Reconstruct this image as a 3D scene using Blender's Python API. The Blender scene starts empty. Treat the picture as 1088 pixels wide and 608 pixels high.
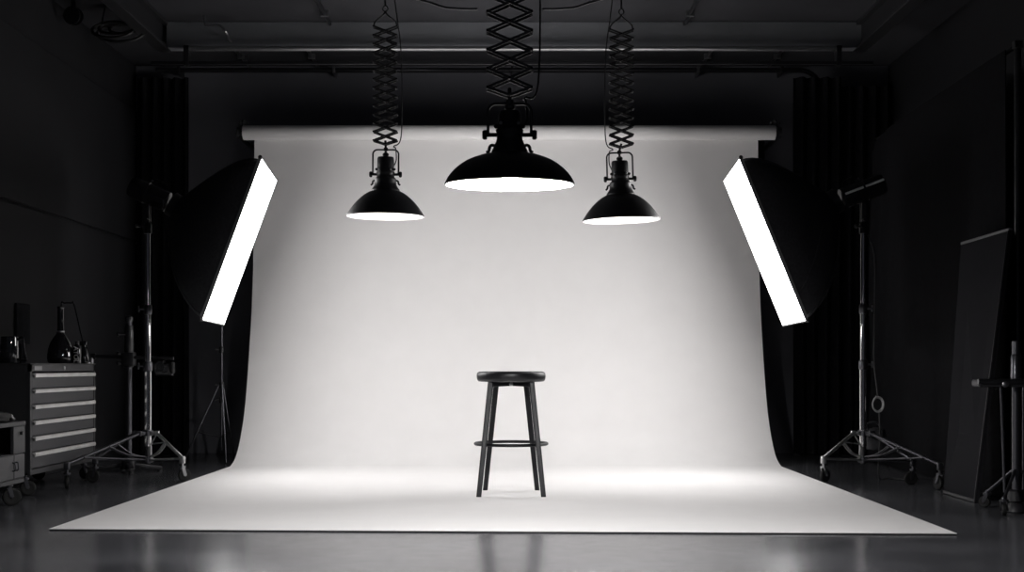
import bpy, bmesh, math, random
from mathutils import Vector, Matrix

random.seed(7)
PI = math.pi
SC = bpy.context.scene
COL = SC.collection

# ------------------------------------------------------------------ camera
cam_data = bpy.data.cameras.new('camera')
cam_data.sensor_width = 36
cam_data.lens = 36 * 1450 / 1088
cam_data.shift_y = 85 / 1088
cam_data.clip_end = 60
cam = bpy.data.objects.new('camera', cam_data)
cam.location = (0, 0, .77)
cam.rotation_euler = (PI / 2, 0, 0)
COL.objects.link(cam)
SC.camera = cam

# ------------------------------------------------------------------ light and exposure
SOFTBOX_LEFT = 9.8
SOFTBOX_RIGHT = 11
BULB_SMALL = 95
BULB_LARGE = 2100
world = bpy.data.worlds.new('world')
SC.world = world
world.use_nodes = True
world.node_tree.nodes['Background'].inputs[0].default_value = (.75, .8, 1, 1)
world.node_tree.nodes['Background'].inputs[1].default_value = .03
vs = SC.view_settings
vs.view_transform = 'Standard'
vs.look = 'None'
vs.gamma = 1
vs.use_curve_mapping = False
vs.exposure = 0


# ------------------------------------------------------------------ materials
def mat(name, col, rough=.6, metal=0., coat=0., emit=0., noise=None, bump=0., emit_col=None, spec=.5):
    m = bpy.data.materials.new(name)
    m.use_nodes = True
    nt = m.node_tree
    b = nt.nodes['Principled BSDF']
    b.inputs['Base Color'].default_value = (*col, 1)
    b.inputs['Roughness'].default_value = rough
    b.inputs['Metallic'].default_value = metal
    b.inputs['Coat Weight'].default_value = coat
    b.inputs['Specular IOR Level'].default_value = spec
    if emit:
        b.inputs['Emission Color'].default_value = (*(emit_col or (1, .985, .98)), 1)
        b.inputs['Emission Strength'].default_value = emit
    if noise:
        scale, amount = noise
        tc = nt.nodes.new('ShaderNodeTexCoord')
        n = nt.nodes.new('ShaderNodeTexNoise')
        n.inputs['Scale'].default_value = scale
        n.inputs['Detail'].default_value = 6
        nt.links.new(tc.outputs['Object'], n.inputs['Vector'])
        r = nt.nodes.new('ShaderNodeValToRGB')
        r.color_ramp.elements[0].position = .3
        r.color_ramp.elements[1].position = .7
        r.color_ramp.elements[0].color = (*[c * (1 - amount) for c in col], 1)
        r.color_ramp.elements[1].color = (*[min(1, c * (1 + amount)) for c in col], 1)
        nt.links.new(n.outputs['Fac'], r.inputs['Fac'])
        nt.links.new(r.outputs['Color'], b.inputs['Base Color'])
        if bump:
            bp = nt.nodes.new('ShaderNodeBump')
            bp.inputs['Strength'].default_value = bump
            bp.inputs['Distance'].default_value = .01
            nt.links.new(n.outputs['Fac'], bp.inputs['Height'])
            nt.links.new(bp.outputs['Normal'], b.inputs['Normal'])
    return m


def floor_material():
    m = mat('polished dark concrete', (.03, .031, .035), .3, spec=.29)
    nt = m.node_tree
    b = nt.nodes['Principled BSDF']
    tc = nt.nodes.new('ShaderNodeTexCoord')
    n1 = nt.nodes.new('ShaderNodeTexNoise'); n1.inputs['Scale'].default_value = 1.6; n1.inputs['Detail'].default_value = 8
    n2 = nt.nodes.new('ShaderNodeTexNoise'); n2.inputs['Scale'].default_value = 14; n2.inputs['Detail'].default_value = 6
    nt.links.new(tc.outputs['Object'], n1.inputs['Vector'])
    nt.links.new(tc.outputs['Object'], n2.inputs['Vector'])
    r = nt.nodes.new('ShaderNodeValToRGB')
    r.color_ramp.elements[0].position = .3; r.color_ramp.elements[0].color = (.045, .046, .051, 1)
    r.color_ramp.elements[1].position = .72; r.color_ramp.elements[1].color = (.1, .101, .11, 1)
    nt.links.new(n1.outputs['Fac'], r.inputs['Fac'])
    nt.links.new(r.outputs['Color'], b.inputs['Base Color'])
    mx = nt.nodes.new('ShaderNodeMath'); mx.operation = 'ADD'
    nt.links.new(n1.outputs['Fac'], mx.inputs[0]); nt.links.new(n2.outputs['Fac'], mx.inputs[1])
    mr = nt.nodes.new('ShaderNodeMapRange')
    mr.inputs['From Min'].default_value = .6; mr.inputs['From Max'].default_value = 1.4
    mr.inputs['To Min'].default_value = .165; mr.inputs['To Max'].default_value = .225
    nt.links.new(mx.outputs[0], mr.inputs['Value'])
    nt.links.new(mr.outputs[0], b.inputs['Roughness'])
    return m


M = {
    'floor': floor_material(),
    'wall': mat('black painted wall', (.012, .012, .014), .85, noise=(3, .15), spec=.3),
    'wall_panel': mat('dark grey wall board', (.011, .011, .013), .8, noise=(2, .12), spec=.3),
    'wall_back': mat('dark grey painted back wall', (.17, .17, .19), .85, noise=(2, .08), spec=.3),
    'ceiling': mat('dark ceiling board', (.042, .042, .047), .9, noise=(2, .15), spec=.2),
    'beam': mat('grey painted beam', (.2, .205, .22), .6, noise=(5, .06)),
    'black_beam': mat('black painted steel', (.015, .015, .017), .5),
    'black': mat('matt black metal', (.012, .012, .014), .42),
    'satin': mat('satin black paint', (.014, .014, .016), .3, coat=.3),
    'gloss': mat('gloss black casing', (.01, .01, .012), .16, coat=.5),
    'rubber': mat('black rubber', (.008, .008, .008), .6, spec=.2),
    'chrome': mat('brushed chrome tube', (.72, .71, .71), .09, metal=1),
    'polished': mat('polished steel', (.85, .85, .85), .12, metal=1),
    'bright_steel': mat('bright worn steel', (.62, .62, .62), .32, metal=1),
    'dull_chrome': mat('worn steel', (.4, .4, .41), .35, metal=1),
    'dark_steel': mat('dark anodised steel', (.09, .09, .1), .3, metal=.9),
    'rail': mat('aluminium rail', (.6, .6, .6), .3, metal=1),
    'paper': mat('white seamless paper', (.8, .785, .78), .85, noise=(6, .012), spec=.2),
    'fabric': mat('black softbox fabric', (.035, .035, .039), .75, noise=(60, .2), spec=.3),
    'curtain': mat('black stage cloth', (.012, .012, .014), .95, noise=(30, .2), spec=.1),
    'side_cloth': mat('charcoal side cloth', (.007, .007, .008), .95, noise=(20, .2), spec=.06),
    'rim': mat('grey softbox rim', (.13, .13, .135), .5),
    'enamel': mat('white enamel', (.85, .84, .83), .4),
    'cabinet': mat('charcoal powder coat', (.018, .018, .021), .5, noise=(40, .1)),
    'cabinet_dark': mat('black powder coat', (.016, .016, .018), .55),
    'drawer': mat('dark grey drawer steel', (.026, .026, .03), .5, noise=(40, .1)),
    'handle': mat('brushed aluminium handle', (.62, .61, .6), .45, metal=.3, noise=(8, .1)),
    'board': mat('dark grey foam board', (.011, .011, .013), .9, noise=(10, .06), spec=.1),
    'glass': mat('dark glass', (.01, .01, .012), .06, coat=.6),
    'label_print': mat('pale print', (.55, .55, .55), .6),
    'plate': mat('grey label plate', (.22, .22, .22), .5),
    'cord': mat('black cord', (.012, .012, .013), .5),
    'pale_cord': mat('pale grey cord', (.3, .3, .3), .5),
    'diffuser_l': mat('lit diffuser cloth', (.8, .8, .8), .7, emit=SOFTBOX_LEFT),
    'diffuser_r': mat('lit white diffuser cloth', (.8, .8, .8), .7, emit=SOFTBOX_RIGHT),
    'bulb_small': mat('lit small bulb', (.9, .9, .9), .4, emit=BULB_SMALL),
    'bulb_large': mat('lit large bulb', (.9, .9, .9), .4, emit=BULB_LARGE),
    'stool': mat('black leather seat', (.01, .01, .012), .42, noise=(90, .2), bump=.05),
    'stool_leg': mat('black stained wood', (.006, .006, .008), .45, noise=(30, .2), spec=.3),
}


# ------------------------------------------------------------------ mesh builder
class MB:
    def __init__(self):
        self.bm = bmesh.new()

    def box(self, c, s, rot=None, bevel=0.):
        r = bmesh.ops.create_cube(self.bm, size=1)
        vs_ = r['verts']
        bmesh.ops.scale(self.bm, vec=Vector(s), verts=vs_)
        if bevel:
            es = list({e for v in vs_ for e in v.link_edges})
            rb = bmesh.ops.bevel(self.bm, geom=es, offset=bevel, segments=2, affect='EDGES', profile=.5)
            vs_ = list({v for f in rb['faces'] for v in f.verts} | {v for v in vs_ if v.is_valid})
        if rot is not None:
            bmesh.ops.transform(self.bm, matrix=rot.to_4x4(), verts=vs_)
        bmesh.ops.translate(self.bm, vec=Vector(c), verts=vs_)
        return self

    def span(self, a, b, bevel=0.):
        a, b = Vector(a), Vector(b)
        return self.box((a + b) / 2, [abs(x) for x in (b - a)], bevel=bevel)

    def bar(self, a, b, w, t, up=(0, 0, 1), bevel=0.):
        """rectangular bar from a to b, w wide across, t thick along up"""
        a, b = Vector(a), Vector(b)
        d = (b - a)
        x = d.normalized()
        u = Vector(up)
        y = u.cross(x)
        if y.length < 1e-4:
            y = Vector((0, 1, 0)).cross(x)
        y.normalize()
        z = x.cross(y)
        rot = Matrix((x, y, z)).transposed()
        return self.box((a + b) / 2, (d.length, w, t), rot, bevel)

    def rings(self, rings, closed=False, caps=True):
        """skin a list of vertex loops"""
        bm = self.bm
        loops = [[bm.verts.new(p) for p in r] for r in rings]
        n = len(loops[0])
        m = len(loops)
        for i in range(m if closed else m - 1):
            a, b = loops[i], loops[(i + 1) % m]
            for j in range(n):
                k = (j + 1) % n
                f = bm.faces.new((a[j], a[k], b[k], b[j]))
                f.smooth = True
        if caps and not closed:
            bm.faces.new(list(reversed(loops[0])))
            bm.faces.new(loops[-1])
        return self

    def tube(self, pts, r, seg=10, closed=False, caps=True):
        pts = [Vector(p) for p in pts]
        n = len(pts)
        rad = r if isinstance(r, (list, tuple)) else [r] * n
        tang = []
        for i in range(n):
            if closed:
                t = pts[(i + 1) % n] - pts[i - 1]
            else:
                t = pts[min(i + 1, n - 1)] - pts[max(i - 1, 0)]
            tang.append(t.normalized())
        ref = Vector((0, 0, 1))
        if abs(tang[0].dot(ref)) > .9:
            ref = Vector((1, 0, 0))
        u = tang[0].cross(ref).normalized()
        rings = []
        for i in range(n):
            t = tang[i]
            u = (u - t * u.dot(t))
            if u.length < 1e-5:
                u = t.orthogonal()
            u.normalize()
            v = t.cross(u)
            rings.append([pts[i] + (u * math.cos(2 * PI * k / seg) + v * math.sin(2 * PI * k / seg)) * rad[i] for k in range(seg)])
        return self.rings(rings, closed, caps)

    def lathe(self, prof, origin=(0, 0, 0), axis=(0, 0, 1), seg=32, caps=True):
        """prof = [(radius, height)] along axis"""
        ax = Vector(axis).normalized()
        q = Vector((0, 0, 1)).rotation_difference(ax).to_matrix()
        o = Vector(origin)
        rings = []
        for r, h in prof:
            r = max(r, 1e-4)
            rings.append([o + q @ Vector((r * math.cos(2 * PI * k / seg), r * math.sin(2 * PI * k / seg), h)) for k in range(seg)])
        return self.rings(rings, False, caps)

    def sphere(self, c, r, seg=16):
        prof = [(r * math.sin(PI * i / 8), -r * math.cos(PI * i / 8)) for i in range(9)]
        return self.lathe(prof, c, seg=seg)

    def sheet(self, grid, thick=0.):
        """grid[i][j] of points, optionally given a thickness afterwards"""
        bm = self.bm
        V = [[bm.verts.new(p) for p in row] for row in grid]
        for i in range(len(V) - 1):
            for j in range(len(V[0]) - 1):
                f = bm.faces.new((V[i][j], V[i + 1][j], V[i + 1][j + 1], V[i][j + 1]))
                f.smooth = True
        if thick:
            bmesh.ops.recalc_face_normals(bm, faces=bm.faces[:])
            bmesh.ops.solidify(bm, geom=bm.faces[:], thickness=thick)
        return self


ORIGIN = {}


def obj(name, mb, material, parent=None, loc=None, smooth=None):
    """link a builder (world coordinates) as one mesh object"""
    base = ORIGIN[parent.name] if parent is not None else Vector(loc or (0, 0, 0))
    bm = mb.bm
    bmesh.ops.translate(bm, vec=-base, verts=bm.verts[:])
    bmesh.ops.recalc_face_normals(bm, faces=bm.faces[:])
    me = bpy.data.meshes.new(name)
    bm.to_mesh(me)
    bm.free()
    mats = material if isinstance(material, (list, tuple)) else [material]
    for m_ in mats:
        me.materials.append(m_ if not isinstance(m_, str) else M[m_])
    o = bpy.data.objects.new(name, me)
    COL.objects.link(o)
    if parent is not None:
        o.parent = parent
    else:
        o.location = base
    ORIGIN[o.name] = base.copy()
    if any(p.use_smooth for p in me.polygons):
        me.set_sharp_from_angle(angle=math.radians(40))
    return o


def thing(name, label, cat, loc, group=None):
    o = bpy.data.objects.new(name, None)
    o.empty_display_size = .1
    COL.objects.link(o)
    o.location = loc
    ORIGIN[o.name] = Vector(loc)
    tag(o, label, cat, group)
    return o


def tag(o, label, cat, group=None):
    o['label'] = label
    o['category'] = cat
    if group:
        o['group'] = group
    return o


def struct(name, mb, material, parent=None):
    o = obj(name, mb, material, parent)
    if parent is None:
        o['kind'] = 'structure'
    return o


def smooth_path(pts, n=8, closed=False):
    """Catmull-Rom through the points"""
    P = [Vector(p) for p in pts]
    out = []
    N = len(P)
    rng = range(N if closed else N - 1)
    for i in rng:
        p1, p2 = P[i], P[(i + 1) % N]
        p0 = P[i - 1] if (closed or i > 0) else p1 * 2 - p2
        p3 = P[(i + 2) % N] if (closed or i + 2 < N) else p2 * 2 - p1
        for k in range(n):
            t = k / n
            out.append(.5 * ((2 * p1) + (p2 - p0) * t + (2 * p0 - 5 * p1 + 4 * p2 - p3) * t * t + (3 * p1 - p0 - 3 * p2 + p3) * t ** 3))
    if not closed:
        out.append(P[-1])
    return out


# ------------------------------------------------------------------ the room
CZ = 3.42      # ceiling
BY = 12.05     # back wall
SX = 3.32      # side walls

struct('floor', MB().span((-SX - .1, 2.2, -.1), (SX + .1, BY + .1, 0)), 'floor')
struct('ceiling', MB().span((-SX - .1, 2.2, CZ), (SX + .1, BY + .1, CZ + .1)), 'ceiling')
struct('wall_back', MB().span((-SX - .1, BY, 0), (SX + .1, BY + .1, CZ)), 'wall_back')
struct('wall_left', MB().span((-SX - .1, 2.2, 0), (-SX, BY, CZ)), 'wall')
struct('wall_right', MB().span((SX, 2.2, 0), (SX + .1, BY, CZ)), 'wall_panel')
# wall boards on the left wall, with the open joint between them
struct('trim_1', MB().span((-SX, 2.3, 0), (-SX + .03, BY - .02, 1.84), bevel=.004), 'wall_panel')
struct('trim_2', MB().span((-SX, 2.3, 1.865), (-SX + .03, BY - .02, 3.0), bevel=.004), 'wall_panel')
# frame of beams under the ceiling
struct('trim_3', MB().span((-2.66, 10.5, 3.22), (2.70, 10.62, CZ), bevel=.005), 'beam')
for k, x in enumerate((-2.7, 2.7)):
    b = MB()
    b.span((x - .05, 2.4, 3.21), (x + .05, 10.64, 3.235), bevel=.003)
    b.span((x - .012, 2.4, 3.235), (x + .012, 10.64, CZ - .025))
    b.span((x - .05, 2.4, CZ - .025), (x + .05, 10.64, CZ))
    struct('trim_%d' % (4 + k), b, 'black_beam')

# rail frame fixed under the cross beam
t = thing('lighting_rail', 'bright metal rail running along the underside of the grey ceiling beam', 'rail', (0, 10.44, 3.22))
obj('tube', MB().tube([(-2.51, 10.44, 3.2), (2.52, 10.44, 3.2)], .017, 12), 'rail', t)
for x in (-2.49, 2.5):
    obj('end_plate', MB().span((x - .02, 10.42, 3.07), (x + .02, 10.5, 3.215), bevel=.004).span((x - .02, 10.42, 3.2), (x + .02, 10.56, 3.22)), 'black', t)
obj('lower_bar', MB().span((-2.76, 10.425, 3.075), (2.76, 10.455, 3.1), bevel=.004), 'black', t)

# pipe along the back wall, turning down behind the right softbox
pp = [(-3.1, 11.88, 3.345), (2.5, 11.88, 3.345)]
for i in range(1, 9):
    a = i / 8 * PI / 2
    pp.append((2.5 + .2 * math.sin(a), 11.88, 3.145 + .2 * math.cos(a)))
pp.append((2.7, 11.88, 2.2))
b = MB().tube(pp, .022, 12)
t = thing('ceiling_pipe', 'thin black pipe along the top of the back wall, bending down at its right end', 'pipe', (0, BY, 3.345))
obj('pipe', b, 'black', t)
for x in (-2.9, -1.55, 0, 1.62, 2.35):
    obj('clip', MB().span((x - .012, 11.85, 3.315), (x + .012, BY, 3.375), bevel=.003), 'dull_chrome' if x in (-1.55, 1.62) else 'black', t)

# conduits on the ceiling
for x, y0, y1, lab in ((-1.40, 9.4, 10.49, 'thin ceiling conduit in front of the beam, left of the left pendant lamp'),
                       (1.33, 9.4, 10.49, 'thin ceiling conduit in front of the beam, right of the right pendant lamp'),
                       (-1.7, 10.63, 11.95, 'thin ceiling conduit behind the beam, ending above the left third of the paper roll'),
                       (-2.3, 10.63, 11.95, 'thin ceiling conduit behind the beam, nearest to the left wall'),
                       (1.66, 10.63, 11.95, 'thin ceiling conduit behind the beam, ending above the right third of the paper roll'),
                       (2.25, 10.63, 11.95, 'thin ceiling conduit behind the beam, nearest to the right wall')):
    t = thing('conduit', lab, 'conduit', (x, (y0 + y1) / 2, CZ), 'conduits on the ceiling')
    obj('tube', MB().tube([(x, y0, CZ - .02), (x, y1, CZ - .02)], .014, 10), 'dark_steel', t)
    ym = y0 + .72 * (y1 - y0)
    obj('clip', MB().span((x - .03, ym - .015, CZ - .042), (x + .03, ym + .015, CZ), bevel=.003), 'dull_chrome', t)

# bent pipe stub above the left end of the beam
tag(obj('bent_pipe', MB().tube(smooth_path([(-2.32, 10.3, CZ), (-2.32, 10.3, 3.36), (-2.3, 10.3, 3.345), (-2.22, 10.3, 3.345), (-2.19, 10.3, 3.33), (-2.16, 10.3, 3.29), (-2.16, 10.4, 3.27), (-2.16, 10.51, 3.27)], 5), .01, 8), 'dull_chrome', None, (-2.32, 10.3, CZ)),
    'small bent pipe stub at the left end of the ceiling beam', 'pipe')

# coil of cable hung from the ceiling, left
t = thing('cable_coil', 'loose coil of black cable hanging from the ceiling at upper left', 'cable', (-2.98, 10.0, CZ))
b = MB()
for k, (rx, rz, dz) in enumerate(((.15, .07, 0), (.13, .055, .02), (.17, .075, -.01), (.11, .05, .03))):
    pts = [(-2.92 + .02 * k + rx * math.cos(a), 9.98 + .03 * k + .05 * math.sin(a), 3.23 + dz + rz * math.sin(a)) for a in [2 * PI * i / 24 for i in range(24)]]
    b.tube(pts, .011, 8, closed=True)
obj('coil', b, 'cord', t)
obj('hanger', MB().tube([(-2.98, 10.0, CZ), (-3.0, 10.0, 3.31), (-3.0, 10.0, 3.27)], .006, 6), 'dark_steel', t)
obj('hook', MB().tube(smooth_path([(-2.78, 10, 3.25), (-2.76, 10, 3.3), (-2.72, 10, 3.3), (-2.7, 10, 3.24)], 5), .009, 6), 'dark_steel', t)
t = thing('cable_reel', 'small round black cable reel under the ceiling beside the left wall', 'cable reel', (-3.2, 9.9, CZ))
obj('reel', MB().lathe([(.065, -.03), (.065, -.02), (.04, -.018), (.04, .018), (.065, .02), (.065, .03)], (-3.18, 9.9, 3.31), (.2, 1, .1), 20), 'black', t)
obj('bracket', MB().span((-3.195, 9.89, 3.3), (-3.165, 9.91, CZ)), 'black', t)


# ------------------------------------------------------------------ curtains
def curtain(name, x0, x1, y, ztop, label, z0=.01, folds=5, amp=.05, material='curtain', along='x', ragged=None):
    n = folds * 12
    grid = []
    for i in range(n + 1):
        s = i / n
        row = []
        for j in range(13):
            v = j / 12
            z = z0 + (ztop - z0) * v
            if ragged:
                z = z0 + (ztop - ragged * max(0, (s - .82) / .18) ** 1.5 - z0) * v
            off = amp * math.sin(2 * PI * folds * s + .5 * math.sin(3 * s + 2 * v)) * (1.1 - .35 * v)
            p = (x0 + (x1 - x0) * s, y + off) if along == 'x' else (y + off, x0 + (x1 - x0) * s)
            row.append((p[0], p[1], z))
        grid.append(row)
    b = MB().sheet(grid, .006)
    c = ((x0 + x1) / 2, y, 0) if along == 'x' else (y, (x0 + x1) / 2, 0)
    return tag(obj(name, b, material, None, c), label, 'curtain')


curtain('curtain', -3.27, -2.82, 11.9, 3.28, 'black floor-length curtain in the back left corner, left of the softbox')
curtain('curtain', 2.43, 2.83, 11.78, 3.26, 'black floor-length curtain hanging behind the right softbox', folds=4)
curtain('curtain', 2.86, 3.27, 11.86, 3.2, 'black floor-length curtain in the back right corner, right of the bent pipe', folds=4)

# side cloth on a post and crossbar, right
t = thing('curtain_post', 'tall thin black post at the right edge, holding the side cloth', 'post', (2.915, 7.87, 0))
obj('upright', MB().tube([(2.915, 7.87, .02), (2.915, 7.87, 2.64)], .02, 12), 'satin', t)
obj('foot', MB().lathe([(.045, 0), (.045, .012), (.03, .02), (.02, .05)], (2.93, 7.87, 0), seg=20), 'black', t)
obj('crossbar', MB().tube([(2.915, 7.87, 2.62), (2.945, 11.0, 2.6)], .012, 10), 'curtain', t)
obj('clamp', MB().span((2.89, 7.845, 2.6), (2.94, 7.895, 2.645), bevel=.006), 'black', t)
b = MB()
grid = []
for i in range(61):
    s = i / 60
    row = []
    for j in range(16):
        v = j / 15
        y = 7.9 + 3.0 * s
        top = 2.6 - (.12 * max(0, (s - .75) / .25) ** 2)
        z = .012 + (top - .012) * v
        off = .012 * math.sin(17 * s + 2 * v) * (1.15 - v) - .03 * max(0, s - .78) / .22 * abs(math.sin(5 * v + 30 * s))
        row.append((2.858 + .03 * s + off, y, z))
    grid.append(row)
b.sheet(grid, .006)
tag(obj('side_cloth', b, 'side_cloth', None, (2.88, 9.4, 0)), 'wide dark cloth hung on the right side, behind the right light stand', 'cloth')


# ------------------------------------------------------------------ paper backdrop
FL, FR = Vector((-2.165, 6.38)), Vector((2.023, 6.205))
prof = smooth_path([(10.34, 0), (10.5, .04), (10.64, .124), (10.77, .262), (10.86, .403), (10.94, .61), (11.02, .9), (11.09, 1.25), (11.15, 1.9), (11.185, 2.66)], 6)
prof = [(p[0], p[1]) for p in [Vector((a[0], a[1], 0)) for a in prof]]
t = thing('paper_backdrop', 'white seamless paper backdrop sweeping from its roll down across the floor', 'backdrop', (-.05, 8.5, 0))
grid = []
NX = 24
PZ = .0065
for i in range(NX + 1):
    s = i / NX
    row = []
    xb = -2.135 + (2.04 + 2.135) * s
    f = FL.lerp(FR, s)
    for j in range(20):
        q = j / 20
        y = f.y + (10.34 - f.y) * q
        x = f.x + (xb - f.x) * q
        row.append((x, y, PZ))
    for (y, z) in prof:
        xx = xb + (.025 * (1 - 2 * s)) * min(1, z / 1.5)
        row.append((xx, y, PZ + z))
    grid.append(row)
obj('sheet', MB().sheet(grid, .0025), 'paper', t)
b = MB()
b.bm.faces.new([b.bm.verts.new(p) for p in ((FL.x + .004, FL.y - .002, .001), (FR.x - .004, FR.y - .002, .001), (2.03, 10.3, .001), (-2.125, 10.3, .001))])
r_ = bmesh.ops.extrude_face_region(b.bm, geom=b.bm.faces[:])
bmesh.ops.translate(b.bm, vec=(0, 0, .003), verts=[v for v in r_['geom'] if isinstance(v, bmesh.types.BMVert)])
obj('edge_shade', b, 'cabinet_dark', t)['label'] = 'thin black shade line painted under the paper edge'  # black sheet added to draw the shade line below the paper edge
RC = (11.125, 2.672)
obj('roll', MB().lathe([(.02, 0), (.058, 0), (.06, .004), (.06, 4.33), (.058, 4.334), (.02, 4.334)], (-2.19, RC[0], RC[1]), (1, 0, 0), 40), 'paper', t)
obj('core', MB().lathe([(.024, 0), (.024, 4.374)], (-2.211, RC[0], RC[1]), (1, 0, 0), 20), 'black', t)
for x, lab in ((-2.225, 'black wall bracket holding the left end of the paper roll'), (2.178, 'black wall bracket holding the right end of the paper roll')):
    t = thing('roll_bracket', lab, 'bracket', (x, BY, 2.672), 'brackets of the paper roll')
    obj('arm', MB().span((x - .015, 11.14, 2.63), (x + .015, BY, 2.655), bevel=.003).lathe([(.033, -.014), (.048, -.014), (.048, .014), (.033, .014)], (x, RC[0], RC[1]), (1, 0, 0), 20), 'black', t)
    obj('wall_plate', MB().span((x - .05, BY - .012, 2.55), (x + .05, BY, 2.76), bevel=.004), 'black', t)
    kx = x + (.035 if x < 0 else -.035)
    b = MB().tube([(kx, 11.125, 2.735), (kx, 11.125, 2.765)], .012, 8)
    for a in range(5):
        b.sphere((kx + .035 * math.cos(a * 2 * PI / 5), 11.125, 2.75 + .012 * math.sin(a * 2 * PI / 5)), .012, 8)
    b.sphere((kx, 11.125, 2.768), .016, 10)
    b.bar((x, 11.125, 2.71), (kx, 11.125, 2.742), .012, .012)
    obj('locking_knob', b, 'black', t)

# ------------------------------------------------------------------ stool
SY = 8.14
SXC = -.005
t = thing('bar_stool', 'round black bar stool standing alone on the white paper', 'stool', (SXC, SY, PZ))
zt = .737
R_ = .205
obj('seat', MB().lathe([(.0, zt - .061), (.18, zt - .061), (.193, zt - .059), (.201, zt - .052), (.2045, zt - .042), (.206, zt - .028), (.205, zt - .015), (.201, zt - .006), (.191, zt - .0005), (.16, zt + .001), (.1, zt - .001), (0, zt - .002)], (SXC, SY, 0), seg=64), 'stool', t)
b = MB()
zc = zt - .061
for sx in (-1, 1):
    for sy in (-1, 1):
        b.bar((SXC, SY, zc - .012), (SXC + sx * (.112 if sy < 0 else .1), SY + sy * .11, zc - .016), .03, .026, bevel=.003)
b.lathe([(.05, -.012), (.05, .001)], (SXC, SY, zc), seg=24)
obj('underframe', b, 'stool_leg', t)
obj('bolt', MB().lathe([(.012, 0), (.012, .006), (.008, .008)], (SXC, SY - .051, zc - .014), (0, -1, 0), 12), 'dull_chrome', t)
for sx in (-1, 1):
    for sy in (-1, 1):
        top = Vector((SXC + sx * (.12 if sy < 0 else .089), SY + sy * .115, zc))
        bot = Vector((SXC + sx * (.188 if sy < 0 else .159), SY + sy * .215, PZ + .003))
        rings = []
        for k, (f, w) in enumerate(((0, .033), (.05, .033), (.5, .032), (1, .029))):
            c = top.lerp(bot, f)
            w /= 2
            h = w * .55
            rings.append([c + Vector((a * w if abs(a) == 1 else a * w, bb * w, 0)) for a, bb in ((-1, -.6), (-.6, -1), (.6, -1), (1, -.6), (1, .6), (.6, 1), (-.6, 1), (-1, .6))])
        b = MB().rings(rings)
        for f in b.bm.faces:
            f.smooth = False
        obj('leg', b, 'stool_leg', t)
zr = .307
pts = [(SXC + .213 * math.cos(2 * PI * k / 64), SY + .213 * math.sin(2 * PI * k / 64), zr) for k in range(64)]
obj('foot_ring', MB().tube(pts, .0095, 10, closed=True), 'stool_leg', t)


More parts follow.
